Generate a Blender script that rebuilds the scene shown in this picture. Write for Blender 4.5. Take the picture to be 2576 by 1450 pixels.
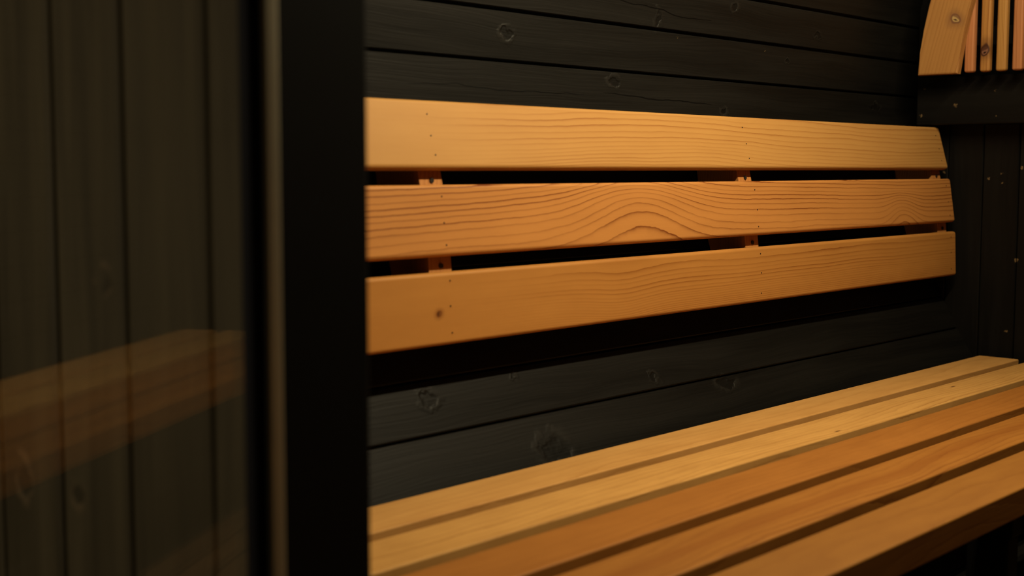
import bpy, bmesh, math, random
from mathutils import Vector, Matrix

for o in list(bpy.data.objects):
    bpy.data.objects.remove(o, do_unlink=True)
scene = bpy.context.scene
COL = scene.collection
R = random.Random(7)
H = 0.86                      # lens height above the floor

# ------------------------------------------------------------------ camera
cam = bpy.data.cameras.new('camera')
cam.sensor_width = 36.0
cam.lens = 3331.4 / 2576 * 36
cam.clip_start = 0.02
cam.dof.use_dof = True
cam.dof.focus_distance = 2.36
cam.dof.aperture_fstop = 4.2
camo = bpy.data.objects.new('camera', cam)
COL.objects.link(camo)
fw = Vector((-0.6719, 0.7351, -0.0905)).normalized()
rt = Vector((0.738, 0.6748, 0.0013))
rt = (rt - fw * rt.dot(fw)).normalized()
up = rt.cross(fw)
camo.matrix_world = Matrix(((rt.x, up.x, -fw.x, 0), (rt.y, up.y, -fw.y, 0), (rt.z, up.z, -fw.z, H), (0, 0, 0, 1)))
scene.camera = camo

# ------------------------------------------------------------------ world, exposure
w = bpy.data.worlds.new('night')
scene.world = w
w.use_nodes = True
w.node_tree.nodes['Background'].inputs[0].default_value = (0.9, 0.8, 0.55, 1)
w.node_tree.nodes['Background'].inputs[1].default_value = 0.004
scene.view_settings.view_transform = 'Standard'
scene.view_settings.look = 'None'
scene.view_settings.gamma = 1
scene.view_settings.use_curve_mapping = False
scene.view_settings.exposure = 0.0
LAMP_POS = (-0.63, 1.68, 0.75 + H)     # suspended light bar, turned towards the backrest
LAMP_LEN = 1.2
LAMP_TILT = math.radians(62)
LAMP_POWER = 20.5
AISLE_FILL_POWER = 26  # added aisle-side light, lifts the mirrored bench
LAMP_COL = (1.0, 0.83, 0.52)
FACADE_FILL_POS = (-1.50, -0.80, 0.95)  # unseen lantern, added as fill for the facade
FACADE_FILL_POWER = 27.0
FACADE_FILL_COL = (1.0, 0.87, 0.68)

# ------------------------------------------------------------------ barrel measures
CX, CZ, RW = -0.4122, 0.136 + H, 0.9792
PITCH = 0.0792
SEAM0 = 0.18485
Y_IN, Y_END = 0.661, 2.86      # inner faces of front and end wall


# ------------------------------------------------------------------ node helpers
class NT:
    def __init__(s, name):
        s.m = bpy.data.materials.new(name)
        s.m.use_nodes = True
        s.t = s.m.node_tree
        s.n = s.t.nodes
        s.p = s.n['Principled BSDF']

    def link(s, a, b):
        s.t.links.new(a, b)

    def put(s, sock, v):
        if hasattr(v, 'is_linked'):
            s.link(v, sock)
        elif isinstance(v, (tuple, list)) and len(v) == 3 and sock.type == 'RGBA':
            sock.default_value = (*v, 1)
        else:
            sock.default_value = v

    def math(s, op, a, b=0.0, c=0.0, clamp=False):
        nd = s.n.new('ShaderNodeMath')
        nd.operation = op
        nd.use_clamp = clamp
        s.put(nd.inputs[0], a)
        s.put(nd.inputs[1], b)
        s.put(nd.inputs[2], c)
        return nd.outputs[0]

    def comb(s, x, y, z):
        nd = s.n.new('ShaderNodeCombineXYZ')
        s.put(nd.inputs[0], x)
        s.put(nd.inputs[1], y)
        s.put(nd.inputs[2], z)
        return nd.outputs[0]

    def sep(s, v):
        nd = s.n.new('ShaderNodeSeparateXYZ')
        s.link(v, nd.inputs[0])
        return nd.outputs

    def noise(s, v, scale, detail=2.0, rough=0.5):
        nd = s.n.new('ShaderNodeTexNoise')
        s.link(v, nd.inputs['Vector'])
        nd.inputs['Scale'].default_value = scale
        nd.inputs['Detail'].default_value = detail
        nd.inputs['Roughness'].default_value = rough
        return nd.outputs[0]

    def mix(s, f, a, b):
        nd = s.n.new('ShaderNodeMix')
        nd.data_type = 'RGBA'
        s.put(nd.inputs[0], f)
        s.put(nd.inputs[6], a)
        s.put(nd.inputs[7], b)
        return nd.outputs[2]

    def smooth(s, v, a, b, lo=0.0, hi=1.0):
        nd = s.n.new('ShaderNodeMapRange')
        nd.interpolation_type = 'SMOOTHSTEP'
        s.put(nd.inputs[0], v)
        for i, q in enumerate((a, b, lo, hi)):
            nd.inputs[i + 1].default_value = q
        return nd.outputs[0]

    def bump(s, h, strength, dist):
        nd = s.n.new('ShaderNodeBump')
        nd.inputs['Strength'].default_value = strength
        nd.inputs['Distance'].default_value = dist
        s.link(h, nd.inputs['Height'])
        s.link(nd.outputs[0], s.p.inputs['Normal'])


def cedar(name, light, dark, freq=110.0, contrast=0.6, humps=(), wob=0.012, jag=0.25, knots=(), seed=0.0,
          rough=0.48, fade=None, streak=0.25, sharp=5.0, spec=0.22, stain=None, quad=0.0, mottle=0.35):
    """board coordinates: x along the grain, y across the face, z through the board"""
    t = NT(name)
    tc = t.n.new('ShaderNodeTexCoord')
    u, v, d = t.sep(tc.outputs['Object'])
    sv = t.comb(t.math('ADD', u, seed), t.math('MULTIPLY', v, 5.0), t.math('MULTIPLY', d, 5.0))
    n1 = t.noise(sv, 1.7, 2.0)
    n2 = t.noise(t.comb(t.math('ADD', u, seed * 1.7), v, d), 11.0, 3.0, 0.6)
    h = t.math('ADD', v, t.math('MULTIPLY', d, 0.7))
    h = t.math('ADD', h, t.math('MULTIPLY', t.math('SUBTRACT', n1, 0.5), wob * 4))
    h = t.math('ADD', h, t.math('MULTIPLY', t.math('SUBTRACT', n2, 0.5), wob * 0.35))
    for (u0, A, sg, vf) in humps:
        e = t.math('DIVIDE', t.math('SUBTRACT', u, u0), sg)
        g = t.math('EXPONENT', t.math('MULTIPLY', t.math('MULTIPLY', e, e), -1.0))
        g = t.math('MULTIPLY', g, A)
        if vf is not None:
            g = t.math('MULTIPLY', g, t.math('MULTIPLY', t.math('SUBTRACT', vf, v), 12.0, clamp=True))
        h = t.math('SUBTRACT', h, g)
    fine = t.noise(t.comb(t.math('MULTIPLY', u, 25.0), t.math('MULTIPLY', v, 40.0), d), 1.0, 3.0, 0.6)
    ring = t.math('ADD', t.math('MULTIPLY', h, freq), t.math('MULTIPLY', fine, jag))
    if quad:
        ring = t.math('ADD', ring, t.math('MULTIPLY', t.math('MULTIPLY', h, h), quad))
    ring = t.math('ADD', ring, t.math('MULTIPLY', n1, 1.5))
    vary = t.noise(t.comb(t.math('MULTIPLY', ring, 0.37), seed, 0.0), 1.0, 1.0)      # uneven ring widths
    ring = t.math('ADD', ring, t.math('MULTIPLY', vary, 0.9))
    fr = t.math('FRACT', ring)
    wn = t.n.new('ShaderNodeTexWhiteNoise')
    wn.noise_dimensions = '1D'
    t.link(t.math('FLOOR', ring), wn.inputs['W'])
    line = t.math('POWER', fr, sharp)
    line = t.math('MULTIPLY', line, t.smooth(fr, 1.0, 0.94))
    line = t.math('MULTIPLY', line, t.smooth(wn.outputs[0], 0.0, 0.9, 0.5, 1.15))
    big = t.noise(t.comb(t.math('ADD', t.math('MULTIPLY', u, 1.0), seed * 3.1), t.math('MULTIPLY', v, 9.0), d), 2.2, 2.0)
    line = t.math('MULTIPLY', line, t.smooth(big, 0.28, 0.6, 0.45, 1.0))
    if fade:
        line = t.math('MULTIPLY', line, t.smooth(u, fade[0], fade[1]))
    line = t.math('MULTIPLY', line, contrast * 1.35, clamp=True)
    hair = t.noise(t.comb(t.math('MULTIPLY', u, 6.0), t.math('MULTIPLY', v, 420.0), t.math('MULTIPLY', d, 420.0)), 1.0, 3.0, 0.6)
    tone = t.math('MULTIPLY', t.math('SUBTRACT', hair, 0.5), streak)
    tone = t.math('ADD', tone, t.math('MULTIPLY', t.math('SUBTRACT', big, 0.5), streak * 2.4))
    mot = t.noise(t.comb(t.math('MULTIPLY', t.math('ADD', u, seed), 9.0), t.math('MULTIPLY', v, 30.0), d), 1.0, 4.0, 0.6)
    tone = t.math('ADD', tone, t.math('MULTIPLY', t.math('SUBTRACT', mot, 0.5), mottle * 2.0))
    mid = tuple(a * 0.62 + b * 0.38 for a, b in zip(light, dark))
    col = t.mix(t.math('ADD', 0.32, tone, clamp=True), light, mid)
    col = t.mix(line, col, dark)
    if stain:                                   # a darker streak of heartwood along the board
        v0, wd, amt, sc = stain
        e = t.math('DIVIDE', t.math('SUBTRACT', t.math('ADD', v, t.math('MULTIPLY', t.math('SUBTRACT', n1, 0.5), 0.05)), v0), wd)
        g = t.math('EXPONENT', t.math('MULTIPLY', t.math('MULTIPLY', e, e), -1.0))
        col = t.mix(t.math('MULTIPLY', g, amt), col, sc)
    for (u0, v0, ru, rv, cin, cring) in knots:
        uu = t.math('DIVIDE', t.math('SUBTRACT', t.math('ADD', u, t.math('MULTIPLY', t.math('SUBTRACT', n2, 0.5), ru * 3.0)), u0), ru)
        vv = t.math('DIVIDE', t.math('SUBTRACT', v, v0), rv)
        dd = t.math('SQRT', t.math('ADD', t.math('MULTIPLY', uu, uu), t.math('MULTIPLY', vv, vv)))
        col = t.mix(t.smooth(dd, 2.2, 1.0, 0.0, 0.45), col, cring)
        col = t.mix(t.smooth(dd, 1.1, 0.85), col, cring)
        low = t.math('ADD', uu, t.math('MULTIPLY', t.math('SUBTRACT', fine, 0.5), 1.2))
        col = t.mix(t.math('MULTIPLY', t.smooth(dd, 0.8, 0.55), t.smooth(low, 0.25, -0.1, 0.15, 1.0)), col, cin)
        slit = t.math('ADD', t.math('ABSOLUTE', t.math('ADD', uu, 0.3)), t.math('MULTIPLY', t.math('ABSOLUTE', vv), 0.45))
        col = t.mix(t.smooth(slit, 0.28, 0.12), col, tuple(c * 0.4 for c in cring))
    t.put(t.p.inputs['Base Color'], col)
    t.put(t.p.inputs['Roughness'], t.math('ADD', rough, t.math('MULTIPLY', hair, 0.12)))
    t.p.inputs['Specular IOR Level'].default_value = spec
    hb = t.math('ADD', t.math('MULTIPLY', line, -0.6), t.math('MULTIPLY', hair, 0.35))
    t.bump(hb, 0.25, 0.0008)
    return t.m


def stained(name, base, knots=(), chips=(), cracks=(), plane='yz', rough=0.5, spec=0.14, grain=1.0, knotcol=None):
    """dark stained board: fine grain relief, knots, drying cracks and chips in world position"""
    t = NT(name)
    tc = t.n.new('ShaderNodeTexCoord')
    oi = t.n.new('ShaderNodeObjectInfo')
    u, v, d = t.sep(tc.outputs['Object'])
    rnd = oi.outputs['Random']
    us = t.math('ADD', u, t.math('MULTIPLY', rnd, 37.0))
    warp = t.noise(t.comb(us, t.math('MULTIPLY', v, 4.0), rnd), 2.0, 2.0)
    vw = t.math('ADD', v, t.math('MULTIPLY', warp, 0.05))
    g1 = t.noise(t.comb(t.math('MULTIPLY', us, 5.0), t.math('MULTIPLY', vw, 260.0), 0.0), 1.0, 3.0, 0.6)
    g2 = t.noise(t.comb(t.math('MULTIPLY', us, 1.6), t.math('MULTIPLY', vw, 22.0), 0.0), 1.0, 3.0, 0.55)
    geo = t.n.new('ShaderNodeNewGeometry')
    px, py, pz = t.sep(geo.outputs['Position'])
    nz = t.noise(geo.outputs['Position'], 45.0, 2.0)
    off = t.math('MULTIPLY', t.math('SUBTRACT', nz, 0.5), 0.035)
    a = py if plane == 'yz' else px
    aa, zz = t.math('ADD', a, off), t.math('SUBTRACT', pz, off)
    b0 = tuple(c * 0.55 for c in base)
    gm = t.math('ADD', t.math('MULTIPLY', g2, 0.65), t.math('MULTIPLY', g1, 0.35))
    col = t.mix(t.smooth(gm, 0.32, 0.68), b0, tuple(c * 1.08 for c in base))
    hgt = t.math('ADD', t.math('MULTIPLY', g1, 0.6), t.math('MULTIPLY', g2, 0.6))
    km = None
    for (ka, kz, ra, rz) in knots:
        e1 = t.math('DIVIDE', t.math('SUBTRACT', aa, ka), ra)
        e2 = t.math('DIVIDE', t.math('SUBTRACT', zz, kz), rz)
        dd = t.math('SQRT', t.math('ADD', t.math('MULTIPLY', e1, e1), t.math('MULTIPLY', e2, e2)))
        km = dd if km is None else t.math('MINIMUM', km, dd)
    if km is not None:
        ringm = t.math('MULTIPLY', t.smooth(km, 1.5, 1.0), t.smooth(km, 0.6, 0.95))
        core = t.smooth(km, 0.9, 0.5)
        col = t.mix(t.math('MULTIPLY', ringm, t.smooth(nz, 0.42, 0.62, 0.0, 0.8)), col, knotcol or tuple(c * 1.7 for c in base))
        col = t.mix(core, col, tuple(c * 0.55 for c in base))
        hgt = t.math('ADD', hgt, t.math('MULTIPLY', ringm, t.math('MULTIPLY', nz, 1.6)))
        hgt = t.math('SUBTRACT', hgt, t.math('MULTIPLY', core, t.math('MULTIPLY', nz, 2.5)))
    for (a0, a1, z0, z1, wd) in cracks:
        tt = t.math('DIVIDE', t.math('SUBTRACT', a, a0), a1 - a0)
        zl = t.math('ADD', z0, t.math('MULTIPLY', tt, z1 - z0))
        wv = t.noise(t.comb(t.math('MULTIPLY', a, 9.0), z0 * 50, 0.0), 1.0, 3.0)
        zl = t.math('ADD', zl, t.math('MULTIPLY', t.math('SUBTRACT', wv, 0.5), 0.02))
        ds = t.math('ABSOLUTE', t.math('SUBTRACT', pz, zl))
        taper = t.math('MULTIPLY', t.math('MULTIPLY', tt, t.math('SUBTRACT', 1.0, tt)), 4.0, clamp=True)
        m = t.math('LESS_THAN', ds, t.math('MULTIPLY', t.math('POWER', taper, 0.4), wd))
        m = t.math('MULTIPLY', m, t.math('MULTIPLY', t.math('GREATER_THAN', tt, 0.0), t.math('LESS_THAN', tt, 1.0)))
        col = t.mix(m, col, (0.0006, 0.0005, 0.0005))
        hgt = t.math('SUBTRACT', hgt, t.math('MULTIPLY', m, 3.0))
    if chips:
        c1 = t.noise(geo.outputs['Position'], 260.0, 3.0, 0.7)
        c2 = t.noise(t.comb(pz, px, py), 310.0, 3.0, 0.7)
        co1 = t.math('MULTIPLY', t.math('SUBTRACT', c1, 0.5), 0.014)
        co2 = t.math('MULTIPLY', t.math('SUBTRACT', c2, 0.5), 0.014)
    for (ca, cz, r) in chips:
        e1 = t.math('SUBTRACT', t.math('ADD', a, co1), ca)
        e2 = t.math('SUBTRACT', t.math('ADD', pz, co2), cz)
        dd = t.math('SQRT', t.math('ADD', t.math('MULTIPLY', e1, e1), t.math('MULTIPLY', e2, e2)))
        col = t.mix(t.math('MULTIPLY', t.math('LESS_THAN', dd, r * 0.8), t.smooth(nz, 0.35, 0.55, 0.3, 1.0)), col, (0.20, 0.13, 0.06))
    t.put(t.p.inputs['Base Color'], col)
    t.put(t.p.inputs['Roughness'], t.math('ADD', rough, t.math('MULTIPLY', t.math('SUBTRACT', g2, 0.5), 0.25)))
    t.p.inputs['Specular IOR Level'].default_value = spec
    t.bump(hgt, 0.5 * grain, 0.0006)
    return t.m


def plain(name, col, rough=0.5, metal=0.0, spec=0.4):
    t = NT(name)
    tc = t.n.new('ShaderNodeTexCoord')
    n = t.noise(tc.outputs['Object'], 30.0, 3.0)
    t.put(t.p.inputs['Base Color'], t.mix(n, tuple(c * 0.85 for c in col), col))
    t.p.inputs['Roughness'].default_value = rough
    t.p.inputs['Metallic'].default_value = metal
    t.p.inputs['Specular IOR Level'].default_value = spec
    return t.m


def glass(name, tint):
    t = NT(name)
    t.n.remove(t.p)
    out = t.n['Material Output']
    tr = t.n.new('ShaderNodeBsdfTransparent')
    tr.inputs[0].default_value = (*tint, 1)
    gl = t.n.new('ShaderNodeBsdfGlossy')
    gl.inputs['Roughness'].default_value = 0.02
    gl.inputs['Color'].default_value = (1, 1, 1, 1)
    fr = t.n.new('ShaderNodeFresnel')
    ge = t.n.new('ShaderNodeNewGeometry')
    ior = t.math('SUBTRACT', 1.5, t.math('MULTIPLY', ge.outputs['Backfacing'], 1.5 - 1 / 1.5))
    t.link(ior, fr.inputs[0])
    mx = t.n.new('ShaderNodeMixShader')
    t.link(fr.outputs[0], mx.inputs[0])
    t.link(tr.outputs[0], mx.inputs[1])
    t.link(gl.outputs[0], mx.inputs[2])
    t.link(mx.outputs[0], out.inputs[0])
    return t.m


# ------------------------------------------------------------------ geometry helpers
def empty(name, loc):
    o = bpy.data.objects.new(name, None)
    o.empty_display_size = 0.1
    COL.objects.link(o)
    o.matrix_world = Matrix.Translation(loc)
    return o


def tag(o, label=None, cat=None, group=None, kind=None):
    for k, v in (('label', label), ('category', cat), ('group', group), ('kind', kind)):
        if v:
            o[k] = v
    return o


WM = {}                                        # world matrices, so parents need no depsgraph update


def place(o, M, parent=None):
    WM[o.name] = M
    if parent is not None:
        o.parent = parent
        P = WM.get(parent.name)
        if P is None:
            P = parent.matrix_world.copy()
        o.matrix_parent_inverse = Matrix.Identity(4)
        o.matrix_basis = P.inverted() @ M
    else:
        o.matrix_basis = M


def mesh_obj(name, bm, mat, M, parent=None, smooth=False):
    me = bpy.data.meshes.new(name)
    bmesh.ops.recalc_face_normals(bm, faces=bm.faces)
    bm.to_mesh(me)
    bm.free()
    me.materials.append(mat)
    if smooth:
        for f in me.polygons:
            f.use_smooth = True
    o = bpy.data.objects.new(name, me)
    COL.objects.link(o)
    place(o, M, parent)
    return o


def inst(name, me, M, parent=None):
    o = bpy.data.objects.new(name, me)
    COL.objects.link(o)
    place(o, M, parent)
    return o


def box_bm(L, W, T, bev=0.0, seg=2):
    bm = bmesh.new()
    bmesh.ops.create_cube(bm, size=1.0, matrix=Matrix.Diagonal((L, W, T, 1)))
    if bev:
        bmesh.ops.bevel(bm, geom=bm.edges[:], offset=bev, segments=seg, profile=0.5, affect='EDGES', clamp_overlap=True)
    return bm


def flat_faces(o):
    m = o.modifiers.new('weighted_normals', 'WEIGHTED_NORMAL')     # rounded edges, flat broad faces
    m.mode = 'FACE_AREA'
    m.weight = 100
    return o


def axes(origin, X, Y):
    X = Vector(X).normalized()
    Y = Vector(Y).normalized()
    Z = X.cross(Y).normalized()
    Y = Z.cross(X)
    o = Vector(origin)
    return Matrix(((X.x, Y.x, Z.x, o.x), (X.y, Y.y, Z.y, o.y), (X.z, Y.z, Z.z, o.z), (0, 0, 0, 1)))


def board(name, origin, X, Y, L, W, T, mat, parent=None, bev=0.003, seg=2):
    return mesh_obj(name, box_bm(L, W, T, bev, seg), mat, axes(origin, X, Y), parent, smooth=False)


def prism_bm(poly, h0, h1):
    """polygon in local (x,y), extruded along local z"""
    bm = bmesh.new()
    a = [bm.verts.new((x, y, h0)) for x, y in poly]
    b = [bm.verts.new((x, y, h1)) for x, y in poly]
    bm.faces.new(a[::-1])
    bm.faces.new(b)
    n = len(poly)
    for i in range(n):
        bm.faces.new((a[i], a[(i + 1) % n], b[(i + 1) % n], b[i]))
    return bm


def cyl_bm(r, h, seg=16, r2=None):
    bm = bmesh.new()
    bmesh.ops.create_cone(bm, cap_ends=True, segments=seg, radius1=r, radius2=r if r2 is None else r2, depth=h)
    return bm


# ------------------------------------------------------------------ materials
WALL_C = (0.0085, 0.0078, 0.0068)
m_wall = stained('black_stained_wall_wood', WALL_C,
                 knots=[(1.776, 1.003, .017, .011), (1.888, 1.1156, .010, .020), (2.119, 1.156, .012, .010),
                        (1.507, 1.064, .016, .013), (2.43, 1.128, .014, .008), (2.109, .9635, .012, .009),
                        (2.70, .9934, .03, .007), (2.326, 1.07, .008, .006), (1.233, .547, .020, .012),
                        (1.437, .450, .038, .026), (1.73, .520, .013, .008), (1.919, .490, .032, .012),
                        (1.411, .558, .009, .006)],
                 cracks=[(1.70, 2.05, 1.142, 1.125, .0010), (1.745, 2.07, .984, .9765, .0011), (1.30, 1.70, .981, .9785, .0008)],
                 chips=[(1.95, 1.09, .0012), (2.24, 1.085, .0010)], grain=1.9)
m_wallplain = stained('black_stained_barrel_wood', WALL_C)
m_end = stained('black_stained_end_wood', (0.0075, 0.0066, 0.0058), plane='xz',
                chips=[(-1.1966, .8381, .003), (-1.1678, .8486, .0028), (-1.167, .8279, .0026), (-1.2991, .8508, .0025),
                       (-1.1239, .8616, .004), (-1.1296, .6611, .005), (-1.1468, .5047, .003),
                       (-1.2512, .9969, .0048), (-1.3294, .9757, .004), (-1.1641, 1.0254, .002), (-1.3235, 1.035, .0028), (-1.16, .972, .0024)])
m_facade = stained('dark_brown_facade_wood', (0.10, 0.085, 0.05), plane='xz',
                   knots=[(-0.98, .765, .012, .012), (-1.03, .578, .010, .014), (-1.125, .575, .014, .02)], rough=0.65, spec=0.2,
                   knotcol=(0.16, 0.12, 0.07))
m_black = stained('black_frame_wood', (0.004, 0.003, 0.0025), rough=0.7, spec=0.12)
m_floor = stained('brown_floor_wood', (0.15, 0.082, 0.035), rough=0.7, spec=0.2)
m_metal = plain('dark_screw_metal', (0.012, 0.008, 0.006), 0.6, 0.0)
m_steel = plain('brushed_hinge_metal', (0.25, 0.24, 0.22), 0.35, 1.0)
m_seal = plain('pale_metal_strip', (0.45, 0.40, 0.29), 0.48, 0.7, 0.4)
m_glass = glass('bronze_tinted_glass', (0.86, 0.82, 0.74))
m_ground = plain('dark_ground', (0.03, 0.027, 0.022), 0.9)

m_s1 = cedar('cedar_top_slat', (0.505, 0.262, 0.076), (0.25, 0.078, 0.011), freq=125, contrast=.75, humps=[(-.1, .014, .55, None)],
             wob=.005, jag=.3, seed=1.3, fade=(-.62, -.25), sharp=4.5, quad=-500, mottle=.3)
m_s2 = cedar('cedar_middle_slat', (0.56, 0.240, 0.062), (0.17, 0.040, 0.005), freq=105, contrast=1.5,
             humps=[(-.10, .046, .130, .10), (-.06, .012, .45, None), (.80, .050, .060, .03)], wob=.003, jag=.35, seed=4.1, sharp=7, quad=430, mottle=.3)
m_s3 = cedar('cedar_bottom_slat', (0.52, 0.232, 0.054), (0.24, 0.072, 0.010), freq=200, contrast=.7, humps=[(-.16, -.008, .09, None)],
             wob=.0025, jag=.3, seed=7.7, fade=(-.6, 0.0), sharp=3.5, quad=-1500, mottle=.4,
             knots=[(-.557, -.006, .006, .005, (.14, .045, .01), (.24, .085, .018))])
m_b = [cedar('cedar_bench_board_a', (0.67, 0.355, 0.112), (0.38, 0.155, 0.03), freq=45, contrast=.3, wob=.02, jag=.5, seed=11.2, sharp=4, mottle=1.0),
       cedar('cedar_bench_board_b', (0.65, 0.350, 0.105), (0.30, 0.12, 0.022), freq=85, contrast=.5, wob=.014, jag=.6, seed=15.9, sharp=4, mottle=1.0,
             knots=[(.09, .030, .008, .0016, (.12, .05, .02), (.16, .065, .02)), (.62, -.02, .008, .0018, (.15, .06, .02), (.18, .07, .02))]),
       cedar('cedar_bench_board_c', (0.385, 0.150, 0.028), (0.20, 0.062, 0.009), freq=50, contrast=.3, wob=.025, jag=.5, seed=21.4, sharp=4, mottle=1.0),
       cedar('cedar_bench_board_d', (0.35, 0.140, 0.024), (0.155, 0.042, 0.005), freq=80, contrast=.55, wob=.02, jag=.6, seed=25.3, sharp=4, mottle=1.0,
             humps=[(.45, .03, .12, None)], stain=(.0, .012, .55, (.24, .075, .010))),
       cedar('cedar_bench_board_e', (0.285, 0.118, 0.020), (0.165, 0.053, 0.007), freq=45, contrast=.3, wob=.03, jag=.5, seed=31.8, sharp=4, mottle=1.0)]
m_sup = cedar('cedar_support_block', (0.50, 0.22, 0.062), (0.26, 0.08, 0.018), freq=180, contrast=.5, seed=41.0, sharp=3)
m_arch = cedar('cedar_arch_board', (0.46, 0.225, 0.068), (0.24, 0.085, 0.02), freq=120, contrast=.5, wob=.01, seed=3.6, sharp=3,
               knots=[(-.060, -.023, .015, .0125, (.50, .33, .13), (.19, .085, .04))])
m_arch2 = cedar('cedar_arch_board_plain', (0.46, 0.225, 0.068), (0.24, 0.085, 0.02), freq=120, contrast=.5, wob=.01, seed=9.6, sharp=3)
m_sl = [cedar('cedar_screen_slat_red', (0.50, 0.21, 0.085), (0.27, 0.08, 0.025), freq=200, contrast=.5, seed=51.0, sharp=3),
        cedar('cedar_screen_slat_knot', (0.46, 0.22, 0.058), (0.20, 0.06, 0.012), freq=170, contrast=.7, seed=55.0, sharp=3,
              knots=[(-.137, 0.0, .016, .010, (.22, .10, .06), (.06, .020, .010))]),
        cedar('cedar_screen_slat_pale', (0.48, 0.25, 0.07), (0.24, 0.085, 0.015), freq=190, contrast=.6, seed=58.0, sharp=3)]

# ------------------------------------------------------------------ barrel: staves
YB0, YB1 = 0.50, 2.95
walls = {}
for nm in ('wall_left', 'wall_right', 'ceiling', 'wall_lower'):
    z = {'wall_left': CZ, 'wall_right': CZ, 'ceiling': CZ + RW, 'wall_lower': CZ - RW}[nm]
    x = {'wall_left': CX - RW, 'wall_right': CX + RW, 'ceiling': CX, 'wall_lower': CX}[nm]
    walls[nm] = tag(empty(nm, (x, (YB0 + YB1) / 2, z)), kind='structure')
stave_me = {}


def stave_mesh(gap, mat):
    key = (gap, mat.name)
    if key not in stave_me:
        half = RW * math.sin(PITCH / 2)
        a = half - gap / 2
        c = 0.0016
        bw = half + 0.0008
        # local: x along the board, y across, z = face normal towards the room
        sec = [(-a + c, 0), (a - c, 0), (a, -c), (a, -0.014), (bw, -0.0145), (bw + .001, -0.038), (-bw - .001, -0.038), (-bw, -0.0145), (-a, -0.014), (-a, -c)]
        bm = bmesh.new()
        L = (YB1 - YB0) / 2
        v0 = [bm.verts.new((-L, y, z)) for y, z in sec]
        v1 = [bm.verts.new((L, y, z)) for y, z in sec]
        bm.faces.new(v0)
        bm.faces.new(v1[::-1])
        n = len(sec)
        for i in range(n):
            bm.faces.new((v0[i], v1[i], v1[(i + 1) % n], v0[(i + 1) % n]))
        bmesh.ops.recalc_face_normals(bm, faces=bm.faces)
        me = bpy.data.meshes.new('plank')
        bm.to_mesh(me)
        bm.free()
        me.materials.append(mat)
        stave_me[key] = me
    return stave_me[key]


for k in range(-18, 61):
    al = SEAM0 + (k + 0.5) * PITCH
    deg = math.degrees(al)
    rad = RW * math.cos(PITCH / 2)
    pos = (CX - rad * math.cos(al), (YB0 + YB1) / 2, CZ + rad * math.sin(al))
    nin = Vector((math.cos(al), 0, -math.sin(al)))          # towards the axis
    Y = nin.cross(Vector((0, 1, 0)))                        # X x Y = Z
    if deg < -60 or deg > 240:
        par = 'wall_lower'
    elif deg < 50:
        par = 'wall_left'
    elif deg < 130:
        par = 'ceiling'
    else:
        par = 'wall_right'
    mat = m_wall if par == 'wall_left' else m_wallplain
    inst('plank', stave_mesh(0.0050 if deg > 0 else 0.0028, mat), axes(pos, (0, 1, 0), Y), walls[par])

# ------------------------------------------------------------------ end wall of vertical boards
wb = tag(empty('wall_back', (CX, Y_END, 0.1)), kind='structure')
x = -1.21 - 2 * 0.0800
while x < CX + RW:
    xa, xb = x, x + 0.0800
    xm = min(abs(xa - CX), abs(xb - CX)) if (xa - CX) * (xb - CX) > 0 else 0.0
    if xm < RW:
        hh = math.sqrt(max((RW + 0.012) ** 2 - xm * xm, 0.01))
        board('plank', ((xa + xb) / 2, Y_END + 0.012, CZ), (0, 0, 1), (1, 0, 0), 2 * hh, 0.0782, 0.024, m_end, wb, 0.002, 1)
    x += 0.0800
bk = board('backing', (CX, Y_END + 0.030, CZ), (0, 0, 1), (1, 0, 0), 1.9, 1.9, 0.010, m_black, wb, 0)

# ledge beam on the end wall
tr1 = board('trim_1', (CX, 2.829, .1475 + H), (1, 0, 0), (0, 0, 1), 1.858, 0.105, 0.056, m_end, None, 0.003)
tag(tr1, 'black stained ledge beam across the end wall under the slatted screen', None, kind='structure')

# ------------------------------------------------------------------ front wall and door
wf = tag(empty('wall_front', (CX, 0.6, 0.1)), kind='structure')
XJ = -0.75                                           # door jamb face
XJ2 = -0.074
seams = [-0.763, -0.8346, -0.9505, -1.061, -1.172, -1.283, -1.394]
for side in (-1, 1):
    for a, b in zip(seams[:-1], seams[1:]):
        xa, xb = (b, a) if side < 0 else (2 * CX - a, 2 * CX - b)
        xm = min(abs(xa - CX), abs(xb - CX))
        if xm >= RW:
            continue
        hh = math.sqrt((RW + 0.012) ** 2 - xm * xm)
        bo = board('plank', ((xa + xb) / 2, 0.590, CZ), (0, 0, 1), (1, 0, 0), 2 * hh, (xb - xa) - 0.0008, 0.030, m_facade, wf, 0.009, 2)
        board('inner_lining', ((xa + xb) / 2, 0.640, CZ), (0, 0, 1), (1, 0, 0), 2 * hh, (xb - xa) - 0.002, 0.030, m_end, wf, 0.002, 1)
        board('backing', ((xa + xb) / 2, 0.615, CZ), (0, 0, 1), (1, 0, 0), 2 * hh - .01, (xb - xa) - 0.0005, 0.018, m_black, wf, 0)
Z_TOP = 1.80
board('head_board', (CX, 0.6125, Z_TOP + .09), (1, 0, 0), (0, 0, 1), XJ2 - XJ + .026, 0.17, 0.075, m_facade, wf, 0.004)
board('sill_board', (CX, 0.6125, 0.06), (1, 0, 0), (0, 0, 1), XJ2 - XJ + .026, 0.12, 0.075, m_facade, wf, 0.004)

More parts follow.
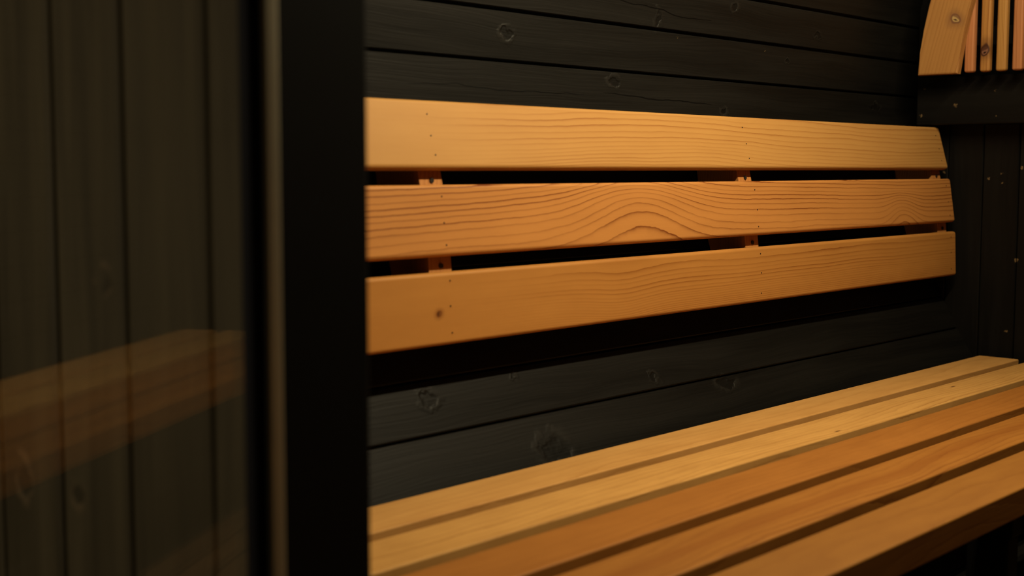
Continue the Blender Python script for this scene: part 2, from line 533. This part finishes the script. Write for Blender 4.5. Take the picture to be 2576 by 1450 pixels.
fr = tag(empty('trim_2', (CX, 0.60, 0.12)), 'dark door frame around the sauna doorway', kind='structure')
for s, xj in ((-1, XJ), (1, XJ2)):
    board('jamb', (xj + s * 0.006, (0.553 + Y_IN) / 2, (0.12 + Z_TOP) / 2), (0, 0, 1), (1, 0, 0), Z_TOP - 0.12, 0.012, Y_IN - 0.553, m_black, fr, 0.002)
board('head', (CX, 0.61, Z_TOP - .0), (1, 0, 0), (0, 1, 0), XJ2 - XJ, 0.10, 0.03, m_black, fr, 0.003)
sl = board('edge_strip', (XJ + 0.002, 0.5698, (0.14 + Z_TOP) / 2), (0, 0, 1), (0, 1, 0), Z_TOP - .16, 0.0130, 0.006, m_seal, fr, 0.0025, 3)
tag(sl, 'pale metal edge strip')

PHI = math.radians(74.0)
dd = Vector((math.cos(PHI), -math.sin(PHI), 0))
hp = Vector((XJ + .001, 0.543, 0))
door = tag(empty('door_1', (hp.x, hp.y, 0.14)), 'tinted glass door swung outwards on the left jamb', kind='structure')
gc = hp + dd * 0.322 + Vector((0, 0, (0.15 + Z_TOP - .03) / 2))
board('pane', gc, dd, (0, 0, 1), 0.640, Z_TOP - .18, 0.008, m_glass, door, 0.001, 1)
nrm = dd.cross(Vector((0, 0, 1)))
for z in (0.32, 1.60):
    board('hinge', hp + dd * 0.035 + Vector((0, 0, z)), dd, (0, 0, 1), 0.06, 0.07, 0.022, m_steel, door, 0.003)
for s in (-1, 1):
    g = board('handle', hp + dd * 0.575 + Vector((0, 0, 0.95)) + nrm * s * 0.045, (0, 0, 1), dd, 0.32, 0.030, 0.024, m_sup, door, 0.006, 3)
    for zz in (-.11, .11):
        mesh_obj('standoff', cyl_bm(.006, .034), m_steel, axes(hp + dd * 0.575 + Vector((0, 0, 0.95 + zz)) + nrm * s * 0.019, dd, (0, 0, 1)), g)

# ------------------------------------------------------------------ floors
fl = tag(empty('floor', (CX, (Y_IN + Y_END) / 2, 0.10)), kind='structure')
for i in range(13):
    xx = CX - 0.39 + i * 0.065
    board('plank', (xx, (Y_IN + Y_END) / 2, 0.105), (0, 1, 0), (1, 0, 0), Y_END - Y_IN - .01, 0.055, 0.022, m_floor, fl, 0.002, 1)
gr = board('ground', (CX, -0.6, -0.06), (1, 0, 0), (0, 1, 0), 8, 8, 0.04, m_ground, None, 0)
tag(gr, 'dark ground outside the barrel sauna', None, kind='structure')

# ------------------------------------------------------------------ backrest
Y0, Y1 = 0.735, 2.826
corners = [((-1.2985, .0906), (-1.2745, .0048), .001, .0055), ((-1.2682, -.0231), (-1.2544, -.1127), .001, .0045),
           ((-1.2514, -.1418), (-1.2476, -.2320), .003, .004)]
br = tag(empty('backrest', (-1.30, (Y0 + Y1) / 2, corners[2][1][1] + H)),
         'reclining backrest of three wide cedar slats fixed to the black plank wall', 'backrest')
T = 0.019
sup_y = (0.490 + 0.0, 1.2475, 2.0225, 2.797)
smats = (m_s1, m_s2, m_s3)
nail_bm = cyl_bm(0.0011, 0.0012, 8)
nail_me = bpy.data.meshes.new('nail')
nail_bm.to_mesh(nail_me)
nail_bm.free()
nail_me.materials.append(m_metal)
backs = []
for k, (t2, b2, et, eb) in enumerate(corners):
    t3, b3 = Vector((t2[0], 0, t2[1] + H)), Vector((b2[0], 0, b2[1] + H))
    v = (t3 - b3).normalized()
    t3, b3 = t3 + v * et, b3 - v * eb
    wdt = (t3 - b3).length
    n = Vector((0, 1, 0)).cross(v)
    c = (t3 + b3) / 2 - n * T / 2
    c.y = (Y0 + Y1) / 2
    s = mesh_obj('slat', box_bm(Y1 - Y0, wdt, T, 0.0058, 4), smats[k], axes(c, (0, 1, 0), v), br, smooth=True)
    flat_faces(s)
    backs.append((t3 - n * T, b3 - n * T, n))
    fr_ = ((.215, .53, .81), (.17, .54, .85), (.12, .47, .84))[k]
    for yy in (1.2455, 2.0198, 2.800):
        for q in fr_:
            p = t3 + (b3 - t3) * q + n * 0.0001
            p.y = yy + R.uniform(-.0015, .0015)
            inst('nail', nail_me, axes(p, (0, 1, 0), v), s)

# support blocks: front edge follows the slats, back edge follows the round wall
front = []
for (t3, b3, n) in backs:
    front += [(t3.x - .0004, t3.z), (b3.x - .0004, b3.z)]
front[0] = (front[0][0] - .002, front[0][1] - 0.02)
front[-1] = (front[-1][0], front[-1][1] + 0.02)
zs = [front[-1][1] + (front[0][1] - front[-1][1]) * i / 6 for i in range(7)]
back = [(CX - math.sqrt((RW - .0045) ** 2 - (z - CZ) ** 2), z) for z in zs]
poly = front + back
scr_bm = cyl_bm(0.0036, 0.004, 12)
scr_me = bpy.data.meshes.new('screw')
scr_bm.to_mesh(scr_me)
scr_bm.free()
scr_me.materials.append(m_metal)
for yy in sup_y[1:]:
    cxp = sum(p[0] for p in poly) / len(poly)
    czp = sum(p[1] for p in poly) / len(poly)
    # local x = world z (grain), local y = world x, local z = world y
    bm = prism_bm([(z - czp, x_ - cxp) for x_, z in poly], -0.0212, 0.0212)
    s = mesh_obj('support', bm, m_sup, axes((cxp, yy, czp), (0, 0, 1), (1, 0, 0)), br)
    for i in (1, 3):
        (xa, za), (xb, zb_) = front[i], front[i + 1]
        q = 0.60
        p = (xa + (xb - xa) * q + .0002, yy + .001, za + (zb_ - za) * q)
        inst('screw', scr_me, axes(p, (0, 1, 0), (0, 0, 1)), s)

# ------------------------------------------------------------------ benches
BZ = -0.41 + H


def bench(name, label, xs, wd, th, mats, sgn):
    xm = (xs[0] + xs[-1]) / 2
    root = tag(empty(name, (xm, (Y0 + Y1) / 2, 0.116)), label, 'bench')
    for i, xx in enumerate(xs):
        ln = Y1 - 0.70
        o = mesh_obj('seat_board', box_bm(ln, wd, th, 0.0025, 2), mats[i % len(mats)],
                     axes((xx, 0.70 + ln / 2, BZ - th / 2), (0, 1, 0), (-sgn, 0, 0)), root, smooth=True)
        flat_faces(o)
    lo, hi = min(xs) - wd / 2, max(xs) + wd / 2
    for yy in (0.85, 1.80, 2.72):
        x0, x1 = lo + (0.03 if sgn < 0 else 0.05), hi - (0.05 if sgn < 0 else 0.03)
        board('bearer', ((x0 + x1) / 2, yy, BZ - th - .0303), (1, 0, 0), (0, 1, 0), x1 - x0, 0.038, 0.06, m_black, root, 0.003)
        lx = hi - 0.085 if sgn < 0 else lo + 0.085
        top = BZ - th - .061
        board('leg', (lx, yy, (0.1165 + top) / 2), (0, 0, 1), (0, 1, 0), top - 0.1165, 0.038, 0.06, m_black, root, 0.003)
    return root


XS = [-1.1906 + i * 0.11422 + 0.04427 for i in range(5)]
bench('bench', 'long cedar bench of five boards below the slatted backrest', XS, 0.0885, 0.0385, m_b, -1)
XR = [0.335 - 0.04427 - i * 0.11422 for i in range(4)]
bench('bench', 'narrower cedar bench across the aisle, faintly mirrored in the glass door', XR, 0.0885, 0.0385, m_b, 1)

# ------------------------------------------------------------------ half-moon slatted screen on the end wall
sc = tag(empty('slatted_screen', (CX, 2.775, .2 + H)),
         'arched cedar screen of narrow upright slats standing above the black ledge', 'screen')
ZB = .2 + H
R0, R1 = 0.8085, 0.8975
a0 = math.asin((ZB - CZ) / 0.853)
NSEG = 7
spanA = (math.pi - 2 * a0) / NSEG
for i in range(2):
    g0, g1 = a0 + i * spanA, a0 + (i + 1) * spanA
    gm = (g0 + g1) / 2
    rm = (R0 + R1) / 2
    org = Vector((CX - rm * math.cos(gm), 2.741, CZ + rm * math.sin(gm)))
    X = Vector((math.sin(gm), 0, math.cos(gm)))
    Yv = Vector((-math.cos(gm), 0, math.sin(gm)))
    M = axes(org, X, Yv)
    Mi = M.inverted()
    pts = []
    for rr, order in ((R1, range(9)), (R0, range(8, -1, -1))):
        for j in order:
            gs = math.asin((ZB - CZ) / rr) if i == 0 else g0        # the foot is cut level on the ledge line
            g = gs + (g1 - gs) * j / 8 + (0.0008 if j == 0 and i else -0.0008 if j == 8 else 0)
            P = Vector((CX - rr * math.cos(g), 2.741, CZ + rr * math.sin(g)))
            q = Mi @ P
            pts.append((q.x, q.y))
    bm = prism_bm(pts, -0.0105, 0.0105)
    bmesh.ops.bevel(bm, geom=[e for e in bm.edges if abs(e.verts[0].co.z - e.verts[1].co.z) < 1e-5], offset=0.004, segments=2, profile=.5, affect='EDGES', clamp_overlap=True)
    mesh_obj('arch_board', bm, m_arch if i == 0 else m_arch2, M, sc)
xx = -1.2153
i = 0
while xx + 0.0255 < -0.80:
    xm = xx + 0.0120
    far = max(abs(xx - CX), abs(xx + .0255 - CX))
    top = CZ + math.sqrt(max(0.880 ** 2 - far * far, 0.0))
    ln = top - ZB - .003
    if ln > 0.04:
        mt = m_sl[(0, 1, 2, 0)[i] if i < 4 else R.randrange(0, 3, 2)]
        o = mesh_obj('slat', box_bm(ln, 0.0215, 0.018, 0.0050, 3), mt, axes((xm, 2.7615, ZB + .003 + ln / 2), (0, 0, 1), (1, 0, 0)), sc, smooth=True)
        flat_faces(o)
    xx += 0.03422
    i += 1
# a straight stile closes the screen on its right, battens behind the slats carry it
top = CZ + math.sqrt(0.90 ** 2 - (-0.80 - CX) ** 2)
board('stile', (-0.775, 2.741, (ZB + top) / 2), (0, 0, 1), (1, 0, 0), top - ZB, 0.0885, 0.021, m_arch2, sc, 0.004)
for zb_, xa in ((.28 + H, -1.23), (.62 + H, -1.08)):
    board('batten', ((xa - .76) / 2, 2.799, zb_), (1, 0, 0), (0, 0, 1), -.76 - xa, 0.04, 0.044, m_black, sc, 0.002)
    board('batten', ((xa - .76) / 2, 2.841, zb_), (1, 0, 0), (0, 0, 1), -.76 - xa, 0.03, 0.036, m_black, sc, 0.002)

# ------------------------------------------------------------------ lamps
lb = tag(empty('light_bar', LAMP_POS), 'slim black light bar hung on two cords from the ceiling', 'lamp')
ldir = Vector((-math.sin(LAMP_TILT), 0, -math.cos(LAMP_TILT)))
lx = Vector((0, 1, 0))
ly = ldir.cross(lx)
lp = Vector(LAMP_POS)
board('housing', lp - ldir * 0.016, lx, ly, LAMP_LEN + .03, 0.036, 0.024, m_black, lb, 0.003)
t = NT('light_bar_diffuser')
t.p.inputs['Base Color'].default_value = (0.9, 0.85, 0.75, 1)
t.p.inputs['Emission Color'].default_value = (*LAMP_COL, 1)
t.p.inputs['Emission Strength'].default_value = 1.0
board('diffuser', lp - ldir * 0.003, lx, ly, LAMP_LEN, 0.026, 0.003, t.m, lb, 0.001)
for yy in (-.42, .42):
    pz = CZ + math.sqrt(RW ** 2 - (lp.x - CX) ** 2)
    ztop, zbot = pz + .003, lp.z + .022
    mesh_obj('cord', cyl_bm(0.003, ztop - zbot, 10), m_black, Matrix.Translation((lp.x + .014, lp.y + yy, (ztop + zbot) / 2)), lb)
ld = bpy.data.lights.new('light_bar_light', 'AREA')
ld.shape = 'RECTANGLE'
ld.size = LAMP_LEN
ld.size_y = 0.026
ld.energy = LAMP_POWER
ld.color = LAMP_COL
lo = bpy.data.objects.new('light_bar_light', ld)
COL.objects.link(lo)
place(lo, axes(lp, lx, (-ldir).cross(lx)), lb)
# second light added to the bar, brightens the other bench for its reflection
ldir2 = Vector((math.sin(LAMP_TILT), 0, -math.cos(LAMP_TILT)))
lp2 = lp + Vector((0.034, 0, -0.002))
board('diffuser', lp2 - ldir2 * 0.003, lx, ldir2.cross(lx), LAMP_LEN, 0.020, 0.003, t.m, lb, 0.001)
ld2 = bpy.data.lights.new('aisle_fill_light', 'AREA')
ld2.shape = 'RECTANGLE'
ld2.size = LAMP_LEN
ld2.size_y = 0.020
ld2.energy = AISLE_FILL_POWER
ld2.color = LAMP_COL
lo2 = bpy.data.objects.new('aisle_fill_light', ld2)
COL.objects.link(lo2)
place(lo2, axes(lp2, lx, (-ldir2).cross(lx)), lb)

# unseen post lantern left of the doorway, added to light the facade boards
pl = tag(empty('facade_fill_lantern', (FACADE_FILL_POS[0], FACADE_FILL_POS[1], -0.04)), 'added black post lantern, unseen, lighting the facade left of the doorway', 'lamp')
mesh_obj('post', cyl_bm(0.03, FACADE_FILL_POS[2] - .08, 16), m_black, Matrix.Translation((FACADE_FILL_POS[0], FACADE_FILL_POS[1], (FACADE_FILL_POS[2] - .08) / 2 - .04)), pl)
mesh_obj('cap', cyl_bm(0.10, 0.05, 24, 0.02), m_black, Matrix.Translation((FACADE_FILL_POS[0], FACADE_FILL_POS[1], FACADE_FILL_POS[2] + .12)), pl)
for q in range(4):
    mesh_obj('cap_rod', cyl_bm(0.004, 0.22, 8), m_black, Matrix.Translation((FACADE_FILL_POS[0] + .055 * math.cos(q * math.pi / 2 + .8), FACADE_FILL_POS[1] + .055 * math.sin(q * math.pi / 2 + .8), FACADE_FILL_POS[2] + .0)), pl)
mesh_obj('plate', cyl_bm(0.07, 0.02, 24), m_black, Matrix.Translation((FACADE_FILL_POS[0], FACADE_FILL_POS[1], FACADE_FILL_POS[2] - .115)), pl)
ld = bpy.data.lights.new('facade_fill_light', 'POINT')
ld.energy = FACADE_FILL_POWER
ld.color = FACADE_FILL_COL
ld.shadow_soft_size = 0.04
lo = bpy.data.objects.new('facade_fill_light', ld)
COL.objects.link(lo)
place(lo, Matrix.Translation(FACADE_FILL_POS), pl)
